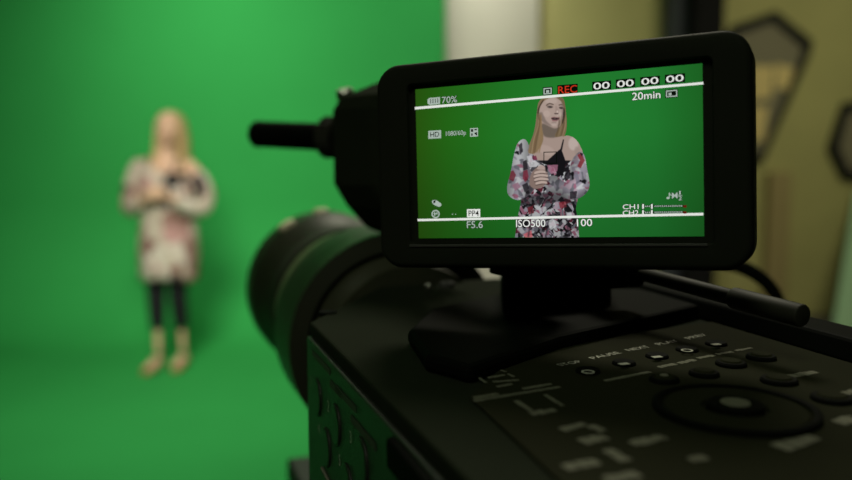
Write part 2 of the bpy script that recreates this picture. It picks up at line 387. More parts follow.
p = onx(392, 430, -.0015); q = onx(425, 470, -.0015)
bm = bmesh.new(); add_box(bm, (-.003, q.y-.03, p.z-.008), (0, p.y, p.z-.001)); finish('slot_cover', bm, M['black'], cz, bevel=.001)

# hinge block under the monitor
bm = bmesh.new(); add_prism(bm, [onz(503, 330), onz(612, 318), onz(600, 296), onz(500, 302)], (0, 0, .020)); finish('hinge_block', bm, M['black'], cz, bevel=.004, seg=3)
lathe('hinge_barrel', [(0, .0115), (.012, .0115), (.0125, .010)], (.060, -.034, .018), (0, 0, 1), M['black'], cz, 40)
bm = bmesh.new(); add_prism(bm, [onz(408, 345), onz(430, 322), onz(520, 300), onz(640, 300), onz(700, 318), onz(560, 352), onz(470, 385), onz(425, 372)], (0, 0, .0045)); finish('shoe_plate', bm, M['black'], cz, bevel=.0015)
# small bright screws seen under the monitor
for px, py, r in ((428, 284.5, .0013), (447, 283.5, .0032)):
    c = onz(px, py, .0016); bm = bmesh.new()
    add_lathe(bm, [(-.0062, r), (0, r), (.0004, r*.8)] if r < .002 else [(0, r), (.0006, r*.9), (.0006, r*.75), (0, r*.7), (-.006, r*.7), (-.006, r), (0, r)], c, (0, 0, 1), 24, closed=(r < .002))
    finish('screw', bm, M['silver'] if r < .002 else M['lip'], cz)
# rod at the right
ra = onz(628, 270, .017); rb = onz(803, 316, .014)
bm = bmesh.new(); add_tube(bm, [ra, ra.lerp(rb, .68)], .0022, 14); add_tube(bm, [ra.lerp(rb, .66), rb], .0029, 14)
rod = finish('cable_rod', bm, M['rubber'], cz, smooth=True, bevel=.0004)
bm = bmesh.new(); add_box(bm, ra-Vector((.012, .006, .005)), ra+Vector((.003, .006, .004))); finish('rod_clamp', bm, M['black'], cz, bevel=.002)
# strap loop behind on the right side
bm = bmesh.new()
pts = smooth_path([L(at(690, 262, .40)), L(at(722, 262, .40)), L(at(752, 272, .40)), L(at(774, 292, .40)), L(at(782, 320, .40)), L(at(770, 350, .40))])
add_tube(bm, pts, .0042, 10, flat=(1, .6)); finish('hand_strap', bm, M['black'], cz, smooth=True)

# lens
LX, LZ = .054, -.028
ax = (0, 1, 0); lo = Vector((LX, .06, LZ))
lens = lathe('lens', [(0, .036), (.02, .038), (.022, .0405), (.050, .0415), (.053, .040), (.165, .034)], lo, ax, mat('dark_grey_barrel', (.045, .047, .028), .4, .5, var=.2), cz, 96)
n = 120
lathe('zoom_ring', [(.018, .0405), (.020, .0478), (.058, .0482), (.063, .0425)], lo, ax, M['lensb'], lens, n, rib=None, closed=False)
lathe('barrel_ring', [(.066, .041), (.067, .0432), (.092, .0428), (.094, .040)], lo, ax, M['lensg'], lens, 96, closed=False)
lathe('focus_ring', [(.098, .040), (.099, .0428), (.118, .0428), (.119, .040)], lo, ax, M['rubber'], lens, n, rib=None, closed=False)
lathe('lens_hood', [(.122, .036), (.128, .0405), (.140, .0428), (.150, .0452), (.158, .0466), (.176, .0470), (.179, .0462), (.179, .044), (.150, .041), (.130, .036)], lo, ax, M['lensb'], lens, 96, closed=False)
lathe('front_glass', [(.150, .034), (.153, .032), (.156, .022), (.157, .008)], lo, ax, M['glass'], lens, 64)
# hood knobs, coloured cream to stand for bright glints on the rim
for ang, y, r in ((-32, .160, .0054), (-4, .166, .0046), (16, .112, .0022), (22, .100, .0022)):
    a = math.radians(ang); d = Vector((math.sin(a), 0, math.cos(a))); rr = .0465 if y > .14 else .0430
    lathe('hood_glint_knob', [(-.003, r), (.0016, r), (.0026, r*.7)], lo+Vector((0, y, 0))+d*rr, d, M['knob'], lens, 24)

# handle, microphone holder and microphone
bm = bmesh.new(); add_tube(bm, smooth_path([(.062, -.035, .018), (.062, -.032, .034), (.060, -.01, .044), (.054, .05, .046), (.050, .085, .046)]), .009, 16); finish('handle', bm, M['black'], cz, smooth=True)
d0 = .36
hp = [L(at(*p, d0)) for p in ((329, 110), (337, 97), (384, 78), (420, 84), (420, 236), (366, 232), (343, 206), (330, 184))]
fw = Vector((.012, -.030, 0))
bm = bmesh.new(); add_prism(bm, hp, fw); holder = finish('microphone_holder', bm, M['body'], cz, bevel=.004, seg=3)
kp = L(at(352, 87, d0))+Vector((0, .012, -.003))
tag(lathe('clamp_screw', [(-.003, .0040), (.0022, .0040), (.003, .0034), (.003, .0025)], kp, (-.25, -.2, 1), M['silver'], holder, 24), 'bright silver screw')
m1 = L(at(345, 138, .39)); m2 = L(at(256, 134, .42)); md = (m2-m1); ml = md.length
mic = lathe('microphone', [(0, .0066), (ml*.86, .0066), (ml*.87, .0062), (ml*.90, .0062), (ml*.91, .0067), (ml-.001, .0067), (ml, .006)], m1, md, M['black'], cz, 48)
lathe('collar', [(ml*.04, .0068), (ml*.05, .0098), (ml*.19, .0102), (ml*.20, .0068)], m1, md, M['rubber'], mic, 48, rib={1: .0008, 2: .0008}, closed=False)

# ------------------------------------------------------------------ monitor on the camcorder
Rc = np.array([[0.90617835, -0.02280932, -0.42228016], [0.00547947, 0.99909385, -0.04220723], [0.42286023, 0.03593341, 0.9054822]])
tc_ = np.array([0.03211065, 0.02156052, -0.21651465])
C2W = np.column_stack([_R, _U, -_D])
Rw = C2W@Rc; Ow = CAM+C2W@tc_
SWD, SHT = .077, .041848
Wm = Matrix([[*Rw[0], Ow[0]], [*Rw[1], Ow[1]], [*Rw[2], Ow[2]], [0, 0, 0, 1]])
base = Matrix.Translation(Vector(A)) @ Matrix.Rotation(YAW, 4, 'Z')
TOL = base.inverted() @ Wm           # monitor coordinates -> camcorder coordinates
def scr(px, py, z=0.0):              # seen point -> monitor plane
    p = hit(px, py, Ow+Rw[:, 2]*z, Rw[:, 2])-Ow; return Vector((p@Rw[:, 0], p@Rw[:, 1], z))
def lc(bm): bmesh.ops.transform(bm, matrix=TOL, verts=bm.verts); return bm
def rrect(x0, y0, x1, y1, r, k=10):
    out = []
    for cx, cy, a0 in ((x1-r, y1-r, 0), (x0+r, y1-r, 90), (x0+r, y0+r, 180), (x1-r, y0+r, 270)):
        for i in range(k+1):
            a = math.radians(a0+90*i/k); out.append((cx+r*math.cos(a), cy+r*math.sin(a)))
    return out
FR = .0012
hx0 = scr(376.5, 150, FR).x; hx1 = scr(753, 150, FR).x; hy1 = scr(560, 46.8, FR).y; hy0 = scr(560, 269.5, FR).y
RZ = -.0020                           # screen plane sits below the frame front
ox0, oy0, ox1, oy1 = -SWD/2-.0022, -SHT/2-.0022, SWD/2+.0028, SHT/2+.0016
bm = bmesh.new()
N_ = 44
def ring(pts, z): return [bm.verts.new((x, y, z)) for x, y in pts]
o_out = rrect(hx0, hy0, hx1, hy1, .0068)
def shrink(d): return rrect(hx0+d, hy0+d, hx1-d, hy1-d, .0068-d)
r_in = rrect(ox0, oy0, ox1, oy1, .0016)
rings = [ring(shrink(.003), -.0150), ring(shrink(.0008), -.0138), ring(o_out, -.012), ring(o_out, FR-.0016), ring(shrink(.0005), FR-.0005), ring(shrink(.0016), FR), ring(r_in, FR), ring(rrect(ox0+.0004, oy0+.0004, ox1-.0004, oy1-.0004, .0014), FR-.0004), ring(rrect(ox0+.0005, oy0+.0005, ox1-.0005, oy1-.0005, .0013), -.0008)]
for a, b in zip(rings, rings[1:]):
    for i in range(len(a)): bm.faces.new((a[i], a[(i+1) % len(a)], b[(i+1) % len(a)], b[i]))
bm.faces.new(rings[0][::-1]); bm.faces.new(rings[-1])
mon = finish('monitor', lc(bm), M['bezel'], cz)
for p in mon.data.polygons: p.use_smooth = len(p.vertices) == 4
mon.modifiers.new('wn', 'WEIGHTED_NORMAL')
# recess bottom edge, coloured paler to stand for the light it catches
bm = bmesh.new(); add_box(bm, (ox0+.0002, oy0-.0001, FR-.0001), (ox1-.0018, oy0+.00055, FR+.00035)); tag(finish('recess_lip', lc(bm), M['lip'], mon, bevel=.0001), 'thin lip under the screen, grey for the light it catches')
lathe_pts = None
# the screen: picture grid
def px_grid(name, xs, ys, colfn, z, mask=None):
    nx, ny = len(xs), len(ys); X, Y = np.meshgrid(xs, ys)
    d = _D[None, None]+((X-426)/F)[..., None]*_R-((Y-240)/F)[..., None]*_U
    n = Rw[:, 2]; p0 = Ow+n*z; t = ((p0-CAM)@n)/(d@n); P = CAM+d*t[..., None]-Ow
    U = np.stack([P@Rw[:, 0], P@Rw[:, 1], np.full(X.shape, z)], -1).reshape(-1, 3)
    return U
def grid_object(name, U, nx, ny, colors, parent, mask=None):
    idx = np.arange(nx*ny).reshape(ny, nx)
    q = np.stack([idx[:-1, :-1], idx[1:, :-1], idx[1:, 1:], idx[:-1, 1:]], -1).reshape(-1, 4)
    if mask is not None:
        mk = (mask[:-1, :-1] & mask[1:, :-1] & mask[1:, 1:] & mask[:-1, 1:]).reshape(-1); q = q[mk]
        used = np.unique(q); rm = -np.ones(nx*ny, int); rm[used] = np.arange(len(used)); q = rm[q]; U = U[used]; colors = colors[used]
    T = np.array(TOL); V = U@T[:3, :3].T+T[:3, 3]
    me = bpy.data.meshes.new(name); me.from_pydata(V.tolist(), [], q.tolist())
    at_ = me.color_attributes.new('picture', 'FLOAT_COLOR', 'POINT')
    buf = np.ones((len(U), 4), np.float32); buf[:, :3] = colors; at_.data.foreach_set('color', buf.ravel())
    me.materials.append(M['pic']); o = bpy.data.objects.new(name, me); COL.objects.link(o); o.parent = parent; return o
def s2l(a):
    a = np.asarray(a, float)/255; return np.where(a <= .04045, a/12.92, ((a+.055)/1.055)**2.4)
nx, ny = 90, 50
ux = np.linspace(-SWD/2, SWD/2, nx); uy = np.linspace(SHT/2, -SHT/2, ny); XX, YY = np.meshgrid(ux, uy)
fx = (XX+SWD/2)/SWD; fy = (SHT/2-YY)/SHT
def mix3(f, stops):
    out = np.zeros(f.shape+(3,)); ks = [s[0] for s in stops]
    for i in range(3): out[..., i] = np.interp(f, ks, [s[1][i] for s in stops])
    return out
cg = mix3(fx, [(0, (36, 78, 14)), (.12, (32, 92, 20)), (.32, (30, 106, 32)), (.6, (32, 118, 44)), (.85, (30, 110, 42)), (1, (26, 92, 32))])
cg *= (1.06-.30*np.clip(fy-.35, 0, 1))[..., None]*(1-.12*np.clip(.2-fy, 0, 1))[..., None]
scrn = grid_object('screen', np.stack([XX, YY, np.full(XX.shape, -.0006)], -1).reshape(-1, 3), nx, ny, s2l(cg).reshape(-1, 3), mon)
scrn['label'] = 'lit screen showing a green backdrop'

# the woman on the screen, painted on a fine grid (coordinates: 3 per pixel from (490,85))
st = .9
cx = np.arange(36, 306, st); cy = np.arange(28, 457.6, st); CXX, CYY = np.meshgrid(cx, cy)
IMG = np.zeros(CXX.shape+(3,)); MASK = np.zeros(CXX.shape, bool)
def inpoly(pts):
    r = np.zeros(CXX.shape, bool); n = len(pts)
    for i in range(n):
        x0, y0 = pts[i]; x1, y1 = pts[(i+1) % n]
        if y0 == y1: continue
        cnd = ((y0 > CYY) != (y1 > CYY)) & (CXX < (x1-x0)*(CYY-y0)/(y1-y0)+x0); r ^= cnd
    return r
def smoothp(pts, k=6):
    p = np.array(pts, float); n = len(p); out = []
    for i in range(n):
        p0, p1, p2, p3 = p[i-1], p[i], p[(i+1) % n], p[(i+2) % n]
        for j in range(k):
            t = j/k; out.append(.5*((2*p1)+(p2-p0)*t+(2*p0-5*p1+4*p2-p3)*t*t+(-p0+3*p1-3*p2+p3)*t**3))
    return [tuple(q) for q in out]
def soft(m, it):
    a = m.astype(float)
    for _ in range(it):
        a = (a+np.roll(a, 1, 0)+np.roll(a, -1, 0)+np.roll(a, 1, 1)+np.roll(a, -1, 1))/5
    return a
def paint(pts, col, sm=True, add=True, blur=2, alpha=1):
    m = inpoly(smoothp(pts) if sm else pts)
    if add: MASK[...] |= m
    a = (soft(m, blur)*alpha)[..., None]
    if add: a = np.maximum(a, (m & ~PAINTED)[..., None]*1.0); PAINTED[...] |= m
    IMG[...] = IMG*(1-a)+np.array(col, float)*a
PAINTED = np.zeros(CXX.shape, bool)
def ell(c, r, col, rot=0, blur=2, alpha=1, add=False):
    t = np.linspace(0, 2*PI, 25)[:-1]; cs, sn = math.cos(rot), math.sin(rot)
    paint([(c[0]+r[0]*math.cos(k)*cs-r[1]*math.sin(k)*sn, c[1]+r[0]*math.cos(k)*sn+r[1]*math.sin(k)*cs) for k in t], col, False, add, blur, alpha)
# hair behind
paint([(186, 33), (160, 38), (145, 52), (140, 80), (136, 115), (130, 145), (120, 172), (112, 196), (124, 210), (150, 200), (168, 178), (214, 162), (226, 148), (231, 120), (229, 84), (222, 44), (206, 34)], (128, 106, 80))
# neck and chest skin
paint([(152, 108), (214, 112), (216, 152), (232, 151), (252, 158), (270, 180), (278, 214), (240, 235), (205, 240), (150, 240), (120, 222), (122, 196), (152, 170)], (164, 144, 134))
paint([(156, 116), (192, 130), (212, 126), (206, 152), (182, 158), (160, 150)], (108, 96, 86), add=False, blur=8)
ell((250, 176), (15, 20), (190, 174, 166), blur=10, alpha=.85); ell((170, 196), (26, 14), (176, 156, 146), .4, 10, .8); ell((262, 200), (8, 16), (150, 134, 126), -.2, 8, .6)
paint([(140, 226), (242, 226), (244, 300), (140, 300)], (30, 28, 31), sm=False)
# blouse: body and dress
body = [(104, 164), (120, 190), (136, 222), (160, 236), (200, 250), (228, 232), (250, 226), (268, 250), (266, 330), (258, 372), (264, 400), (268, 460), (74, 460), (80, 410), (92, 352), (88, 300), (84, 230), (88, 180)]
dress_m = inpoly(body)
sl_l = inpoly(smoothp([(104, 162), (84, 172), (72, 205), (62, 258), (51, 304), (56, 332), (84, 346), (116, 330), (134, 304), (124, 268), (116, 230), (118, 185)]))
sl_r = inpoly(smoothp([(270, 200), (284, 212), (292, 252), (299, 292), (294, 318), (272, 338), (240, 344), (206, 332), (176, 316), (160, 296), (168, 278), (196, 272), (224, 292), (240, 286), (240, 250), (248, 222)]))
def vor(n, pal, wts, box_, jit, sq=.8, wob=3):
    rs = np.random.RandomState(jit); sx = rs.uniform(box_[0], box_[2], n); sy = rs.uniform(box_[1], box_[3], n); ci = rs.choice(len(pal), n, p=wts)
    wx = CXX+wob*np.sin(CYY/9.+jit)+.5*wob*np.sin(CXX/5.); wy = CYY+wob*np.sin(CXX/8.+jit)
    best = np.full(CXX.shape, 1e9); idx = np.zeros(CXX.shape, int)
    for i in range(n):
        th = .7*i; ddx = (wx-sx[i])*math.cos(th)+(wy-sy[i])*math.sin(th); ddy = -(wx-sx[i])*math.sin(th)+(wy-sy[i])*math.cos(th); d = np.maximum(abs(ddx), abs(ddy)*(.55+.09*(i % 9))); k = d < best; best[k] = d[k]; idx[k] = ci[i]
    return np.array(pal, float)[idx]
pal = [(196, 198, 200), (160, 154, 166), (160, 104, 124), (96, 36, 48), (26, 25, 28), (116, 116, 124), (180, 160, 172), (74, 72, 78)]
pd = vor(800, pal, [.20, .10, .09, .08, .28, .09, .07, .09], (60, 160, 300, 460), 3)
pd2 = vor(420, pal, [.28, .06, .08, .08, .34, .06, .04, .06], (60, 160, 300, 460), 11, .5, 10)
sel = np.sin(CXX/7.3+np.sin(CYY/11.))+np.sin(CYY/8.1+CXX/19.) > .55
pd = np.where(sel[..., None], pd2, pd)
psl = vor(330, pal, [.42, .24, .05, .02, .02, .11, .13, .01], (40, 160, 305, 350), 5, .6)
for _ in range(3): psl = (psl+np.roll(psl, 1, 0)+np.roll(psl, -1, 0)+np.roll(psl, 1, 1)+np.roll(psl, -1, 1))/5
def lay(m, tex, blur=1):
    MASK[...] |= m; a = np.maximum(soft(m, blur), (m & ~PAINTED)*1.0)[..., None]; PAINTED[...] |= m; IMG[...] = IMG*(1-a)+tex*a
lay(dress_m, pd*(0.92-.16*np.clip((CYY-320)/130, 0, 1))[..., None])
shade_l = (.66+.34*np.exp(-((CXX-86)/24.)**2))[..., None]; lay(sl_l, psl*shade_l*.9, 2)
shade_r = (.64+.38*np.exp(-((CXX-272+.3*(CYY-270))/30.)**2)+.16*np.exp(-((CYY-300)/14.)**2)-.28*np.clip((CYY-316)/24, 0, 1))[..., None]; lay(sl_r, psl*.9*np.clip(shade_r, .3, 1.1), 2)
# camisole: dark triangle with its strap
paint([(213, 190), (164, 234), (188, 240), (206, 276), (222, 262), (228, 232)], (20, 19, 22), sm=False, blur=1)
paint([(211, 194), (219, 163), (222, 164), (216, 196)], (30, 28, 30), sm=False, add=False, blur=1)
# bold flowers and dark marks of the print
for pts, c_ in (([(171, 240), (204, 239), (202, 258), (186, 268), (176, 258)], (164, 108, 130)), ([(262, 210), (274, 203), (284, 226), (272, 250), (262, 244), (270, 226)], (124, 36, 42)), ([(268, 202), (280, 206), (276, 214)], (22, 20, 24)),
                ([(54, 262), (70, 256), (78, 270), (70, 290), (56, 282)], (104, 36, 46)), ([(86, 180), (96, 172), (98, 200), (90, 210)], (40, 36, 42)), ([(98, 230), (110, 224), (114, 252), (100, 256)], (30, 26, 30)),
                ([(110, 214), (124, 210), (130, 226), (116, 232)], (196, 196, 200)), ([(112, 232), (134, 226), (150, 236), (138, 246), (118, 246)], (206, 206, 208)), ([(126, 214), (138, 212), (142, 224), (130, 226)], (110, 34, 60)),
                ([(100, 258), (112, 254), (116, 276), (106, 292), (98, 280)], (120, 40, 56)), ([(66, 300), (84, 292), (92, 306), (76, 318)], (140, 100, 118)), ([(96, 300), (112, 292), (118, 310), (104, 322)], (30, 27, 32)),
                ([(252, 262), (262, 258), (270, 290), (260, 300)], (120, 116, 130)), ([(230, 250), (238, 248), (240, 280), (228, 286), (222, 276)], (28, 25, 30)), ([(240, 320), (262, 318), (258, 340), (240, 342)], (34, 30, 36)),
                ([(132, 350), (138, 346), (158, 384), (152, 388)], (178, 180, 184)), ([(100, 448), (124, 436), (128, 456), (106, 460)], (196, 92, 100)), ([(170, 408), (190, 400), (200, 424), (182, 436)], (196, 198, 200)), ([(206, 352), (226, 348), (230, 366), (210, 370)], (130, 40, 50)),
                ([(112, 368), (128, 362), (132, 384), (116, 388)], (116, 38, 48)), ([(226, 384), (244, 380), (246, 400), (230, 404)], (190, 190, 194))):
    paint(pts, c_, False, False, 1, .8)
# fold shadows under the forearms
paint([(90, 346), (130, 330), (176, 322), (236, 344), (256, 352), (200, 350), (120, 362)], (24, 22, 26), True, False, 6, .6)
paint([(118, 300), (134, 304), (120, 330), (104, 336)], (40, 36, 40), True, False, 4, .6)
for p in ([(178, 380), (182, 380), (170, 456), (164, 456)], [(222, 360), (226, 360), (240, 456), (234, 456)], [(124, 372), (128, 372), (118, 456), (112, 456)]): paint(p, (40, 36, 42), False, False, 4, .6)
# clasped hands with fingers
paint([(118, 290), (126, 262), (146, 244), (162, 246), (172, 262), (172, 286), (160, 304), (138, 312), (122, 304)], (132, 112, 104), add=False, blur=2)
for i, (dx, w_) in enumerate(((2, 34), (0, 38), (2, 37), (6, 30))):
    y = 258+i*10.5; paint([(132+dx, y+3), (150+dx, y-2), (134+dx+w_, y+1), (135+dx+w_, y+7), (150+dx, y+6), (133+dx, y+10)], (186, 166, 156), True, False, 1, .95)
    paint([(132+dx, y+10), (150+dx, y+6.5), (135+dx+w_, y+7.5), (134+dx+w_, y+9), (150+dx, y+8.5), (132+dx, y+12)], (66, 54, 52), True, False, 1, .8)
paint([(140, 250), (152, 240), (166, 246), (164, 254), (150, 254)], (178, 158, 150), True, False, 1, .9); paint([(164, 240), (169, 240), (171, 262), (167, 262)], (30, 26, 30), False, False, 1, .7)
# face, turned a little to the right
face = [(150, 58), (164, 42), (186, 35), (206, 38), (217, 54), (222, 76), (220, 96), (212, 112), (202, 123), (190, 126), (174, 119), (158, 106), (148, 88)]
paint(face, (172, 152, 142), add=False, blur=2)
paint([(148, 84), (158, 84), (168, 106), (188, 124), (196, 126), (176, 121), (156, 108)], (122, 108, 100), add=False, blur=7, alpha=.8)
paint([(214, 52), (224, 60), (222, 98), (208, 122), (202, 122), (212, 100), (216, 76)], (120, 106, 98), add=False, blur=5, alpha=.6)
ell((184, 48), (18, 8), (186, 168, 158), 0, 8, .7); ell((170, 86), (11, 10), (186, 166, 156), 0, 8, .7); ell((207, 88), (7, 8), (190, 172, 162), 0, 6, .7)
paint([(168, 60), (178, 54), (190, 57), (190, 60), (178, 58), (170, 63)], (86, 72, 64), True, False, 1, .8); paint([(206, 59), (214, 57), (220, 61), (214, 60.5), (207, 62)], (86, 72, 64), True, False, 1, .8)
ell((180, 65.5), (9.5, 4.2), (104, 90, 84), .05, 3, .75); ell((180, 66), (6.8, 2.2), (52, 44, 44), .05, 1, .9); ell((176.5, 66), (1.4, 1.0), (150, 144, 140), 0, 0, .7)
ell((214, 68.5), (7.5, 4.2), (100, 86, 80), .1, 3, .75); ell((213.5, 69), (5.4, 2.2), (52, 44, 44), .1, 1, .9)
paint([(196, 64), (201, 64), (207, 82), (202, 87), (193, 86), (196, 80)], (156, 136, 127), True, False, 3, .8); ell((199, 86), (7, 2), (74, 60, 58), .05, 1, .8); ell((202, 80), (2.6, 3.6), (206, 188, 178), 0, 2, .8)
paint([(183, 99), (192, 95.5), (198, 97), (206, 97), (209, 101), (200, 108), (190, 108)], (126, 92, 92), True, False, 1); paint([(184, 100), (196, 98.5), (208, 101), (198, 104), (190, 103.5)], (48, 34, 36), True, False, 1, .95); ell((194, 101), (4, .9), (140, 130, 126), .05, 0, .6)
ell((193, 107.5), (8, 2), (150, 112, 110), .05, 1, .8); ell((192, 113), (8, 2), (130, 114, 106), 0, 3, .6); ell((192, 119), (8, 4), (184, 166, 156), 0, 4, .7)
# hair in front
paint([(192, 33), (172, 37), (152, 47), (144, 66), (141, 100), (134, 140), (118, 184), (116, 204), (136, 204), (156, 176), (160, 150), (152, 118), (147, 92), (150, 66), (164, 46)], (132, 112, 84), add=False, blur=2)
paint([(192, 33), (212, 36), (224, 50), (230, 86), (231, 128), (220, 150), (198, 156), (196, 148), (208, 128), (220, 100), (222, 74), (214, 50)], (116, 99, 74), add=False, blur=2)
paint([(156, 48), (162, 45), (150, 66), (146, 88), (150, 108), (144, 100), (143, 74)], (54, 44, 36), True, False, 2, .85); paint([(221, 68), (225, 84), (222, 106), (212, 124), (218, 100)], (40, 34, 30), True, False, 2, .85)
for x0, x1, c_ in ((146, 124, (156, 134, 104)), (150, 132, (98, 80, 58)), (152, 140, (142, 118, 88)), (149, 128, (112, 90, 64)), (154, 146, (140, 114, 80)), (143, 120, (120, 102, 76))):
    paint([(x0, 84), (x0-3, 120), (x1+6, 160), (x1, 200), (x1+3.5, 200), (x1+11, 160), (x0+2, 118)], c_, True, False, 2, .7)
for x0, c_ in ((226, (156, 134, 102)), (221, (96, 78, 56)), (214, (140, 120, 90)), (207, (90, 74, 56))):
    paint([(x0, 90), (x0+2, 120), (x0-6, 150), (x0-9, 152), (x0-2, 120)], c_, True, False, 2, .65)
# cyan edge on the left and slight screen softness
edge = soft(MASK, 5); rim = (MASK & (edge < .72) & (np.roll(edge, 6, 1) < edge))
IMG = IMG*(1-.45*soft(rim, 1)[..., None])+np.array((70, 140, 140.))*(.45*soft(rim, 1)[..., None])
for _ in range(1):
    q = IMG.copy(); wgt = MASK.astype(float); acc = q*wgt[..., None]; ws = wgt.copy()
    for sh, axx in ((1, 0), (-1, 0), (1, 1), (-1, 1)):
        acc += np.roll(q*wgt[..., None], sh, axx); ws += np.roll(wgt, sh, axx)
    IMG = np.where(MASK[..., None], acc/np.maximum(ws, 1)[..., None], IMG)
U = px_grid('p', cx/3+490, cy/3+85, None, -.00045)
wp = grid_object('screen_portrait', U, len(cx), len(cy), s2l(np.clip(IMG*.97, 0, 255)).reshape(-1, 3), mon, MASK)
wp['label'] = 'live picture of the person in the floral dress on screen'

# readouts
ZT = -.0003
def quad(bm, pts, mi, z=ZT):
    v = [bm.verts.new(scr(x, y, z)) for x, y in pts]; f = bm.faces.new(v); f.material_index = mi
def put_text(bm, s, x0, y0, x1, y1, h, mi=0, out=1, narrow=None, outline=.045):
    a = scr(x0, y0, ZT); b = scr(x1, y1, ZT); d = b-a; u = d.normalized(); n = Vector((-u.y, u.x, 0)); hh = (scr(x0, y0-h, ZT)-a).length
    me0 = text_mesh(s); xs = [v.co.x for v in me0.vertices]; ys = [v.co.y for v in me0.vertices]; sx = d.length/(max(xs)-min(xs)); sy = hh/(max(ys)-min(ys)); xm = min(xs); ym = min(ys)
    for off, zz, mm in ((outline, -.00006, out), (.008, 0, mi)):
        if off == outline and out is None: continue
        me = text_mesh(s, 1, off); nf = len(bm.faces)
        for v in me.vertices: v.co = a+u*((v.co.x-xm)*sx)+n*((v.co.y-ym)*sy)+Vector((0, 0, zz))
        bm.from_mesh(me); bm.faces.ensure_lookup_table()
        for i in range(nf, len(bm.faces)): bm.faces[i].material_index = mm
def frame_quad(bm, p, t, mi, z=ZT):
    c = np.mean(p, 0)
    q = [tuple(np.array(v)+np.sign(c-np.array(v))*t) for v in p]
    for i in range(4): j = (i+1) % 4; quad(bm, [p[i], p[j], q[j], q[i]], mi, z)
RM = [M['txt'], M['txtd'], M['txtr'], M['txtg'], M['txtdr']]
def readout(name, fn):
    bm = bmesh.new(); fn(bm)
    for f in bm.faces:
        f.normal_update()
    me = bpy.data.meshes.new(name); lc(bm); bm.to_mesh(me); bm.free()
    for m in RM: me.materials.append(m)
    o = bpy.data.objects.new(name, me); COL.objects.link(o); o.parent = mon; return o
def para(x, y, w_, h, s):           # box leaning with the screen slope s
    return [(x, y), (x+w_, y+s*w_), (x+w_, y+s*w_+h), (x, y+h)]
def lines(bm):
    quad(bm, [(414.8, 107.0), (703.3, 81.9), (703.3, 84.4), (414.8, 109.6)], 0, -.00035); quad(bm, [(417.6, 219.0), (703.3, 212.8), (703.3, 215.4), (417.6, 221.2)], 0, -.00035)
readout('guide_line', lines)
def batt(bm):
    quad(bm, [(427.5, 99.5), (429.5, 97.9), (440, 97.0), (440, 103.9), (429.5, 105.0), (427.5, 103.4)], 3, ZT-.00005)
    for k in range(4): quad(bm, para(430.2+k*2.4, 99.0-.09*k*2.4, .7, 4.4, -.09), 1)
    put_text(bm, '70%', 441.9, 103.3, 457, 102.2, 6.3, 3)
readout('battery_readout', batt)
def fmt(bm):
    quad(bm, para(428.3, 130.9, 12.8, 8.0, -.06), 3, ZT-.0001); put_text(bm, 'HD', 430.3, 137.2, 439.2, 136.6, 4.9, 1, None)
    put_text(bm, '1080/60p', 446, 137.4, 466, 136.2, 6.0, 3, 1, None, .025)
    quad(bm, para(470, 128.3, 8.0, 8.6, -.06), 3, ZT-.0001); quad(bm, para(471, 129.2, 2.2, 2.6, 0), 1); quad(bm, para(474.4, 129.0, 2.6, 1.2, 0), 1); quad(bm, para(471.2, 133.4, 1.4, 2.4, 0), 1); quad(bm, [(474, 133), (477, 132), (477, 136)], 1)
readout('format_readout', fmt)
def card(bm, x, y, w_, h, s):
    p = para(x, y, w_, h, s); q = para(x-.8, y-.8, w_+1.6, h+1.6, s); quad(bm, q, 1, ZT-.0001); frame_quad(bm, [np.array(v) for v in p], 1.1, 3)
    quad(bm, para(x+2.6, y+h*.33, 3.0, h*.4, s), 3)
def rec(bm):
    card(bm, 543.5, 88.2, 8.2, 6.4, -.08); quad(bm, para(557.3, 85.3, 20.4, 9.0, -.08), 1, ZT-.0001); put_text(bm, 'REC', 558.3, 93.9, 577, 92.4, 7.4, 2, None)
readout('record_readout', rec)
def tcode(bm):
    for x0, y0, x1, y1 in ((592.7, 82.4, 610.5, 81.0), (616.3, 80.2, 634.6, 78.6), (640.7, 77.9, 659.3, 76.2), (665.4, 75.4, 684.5, 73.7)):
        quad(bm, [(x0-.5, y0-.6), (x1+.6, y1-.6), (x1+.6, y1+8.3), (x0-.5, y0+8.3)], 1, ZT-.00012); put_text(bm, '00', x0+.9, y0+7.3, x1-.9, y1+7.3, 6.7, 0, None)
    put_text(bm, '20min', 632.2, 100.2, 660.4, 98.0, 7.4, 0); card(bm, 666, 90.6, 11.2, 6.8, -.08)
readout('timecode_readout', tcode)
def icons(bm):
    for (x, y, a_, b_, r) in ((436, 203, 4.4, 2.6, .5), (439, 204.6, 2.4, 2.2, 0)):
        t = [(x+a_*math.cos(k*PI/8)*math.cos(r)-b_*math.sin(k*PI/8)*math.sin(r), y+a_*math.cos(k*PI/8)*math.sin(r)+b_*math.sin(k*PI/8)*math.cos(r)) for k in range(16)]; quad(bm, t, 3)
    quad(bm, [(433.6, 200.6), (435.6, 200.2), (435.2, 203), (433.2, 203)], 1, ZT+.00003)
    for k in range(16):
        a0, a1 = 2*PI*k/16, 2*PI*(k+1)/16; quad(bm, [(435.6+4.2*math.cos(a0), 214+4.2*math.sin(a0)), (435.6+4.2*math.cos(a1), 214+4.2*math.sin(a1)), (435.6+2.9*math.cos(a1), 214+2.9*math.sin(a1)), (435.6+2.9*math.cos(a0), 214+2.9*math.sin(a0))], 3)
    for (x, y, w_, h) in ((434.2, 212, 1.1, 4), (436.4, 212.2, 1.2, 1.6), (433.6, 213.4, 4, .9)): quad(bm, para(x, y, w_, h, 0), 3, ZT+.00002)
    for x in (452, 455.2): quad(bm, para(x, 213.7, .9, 1.0, 0), 3)
    quad(bm, para(467, 209.2, 13.2, 8.2, -.02), 0, ZT-.0001); put_text(bm, 'PP4', 468.6, 216.2, 478.8, 216, 5.6, 1, None)
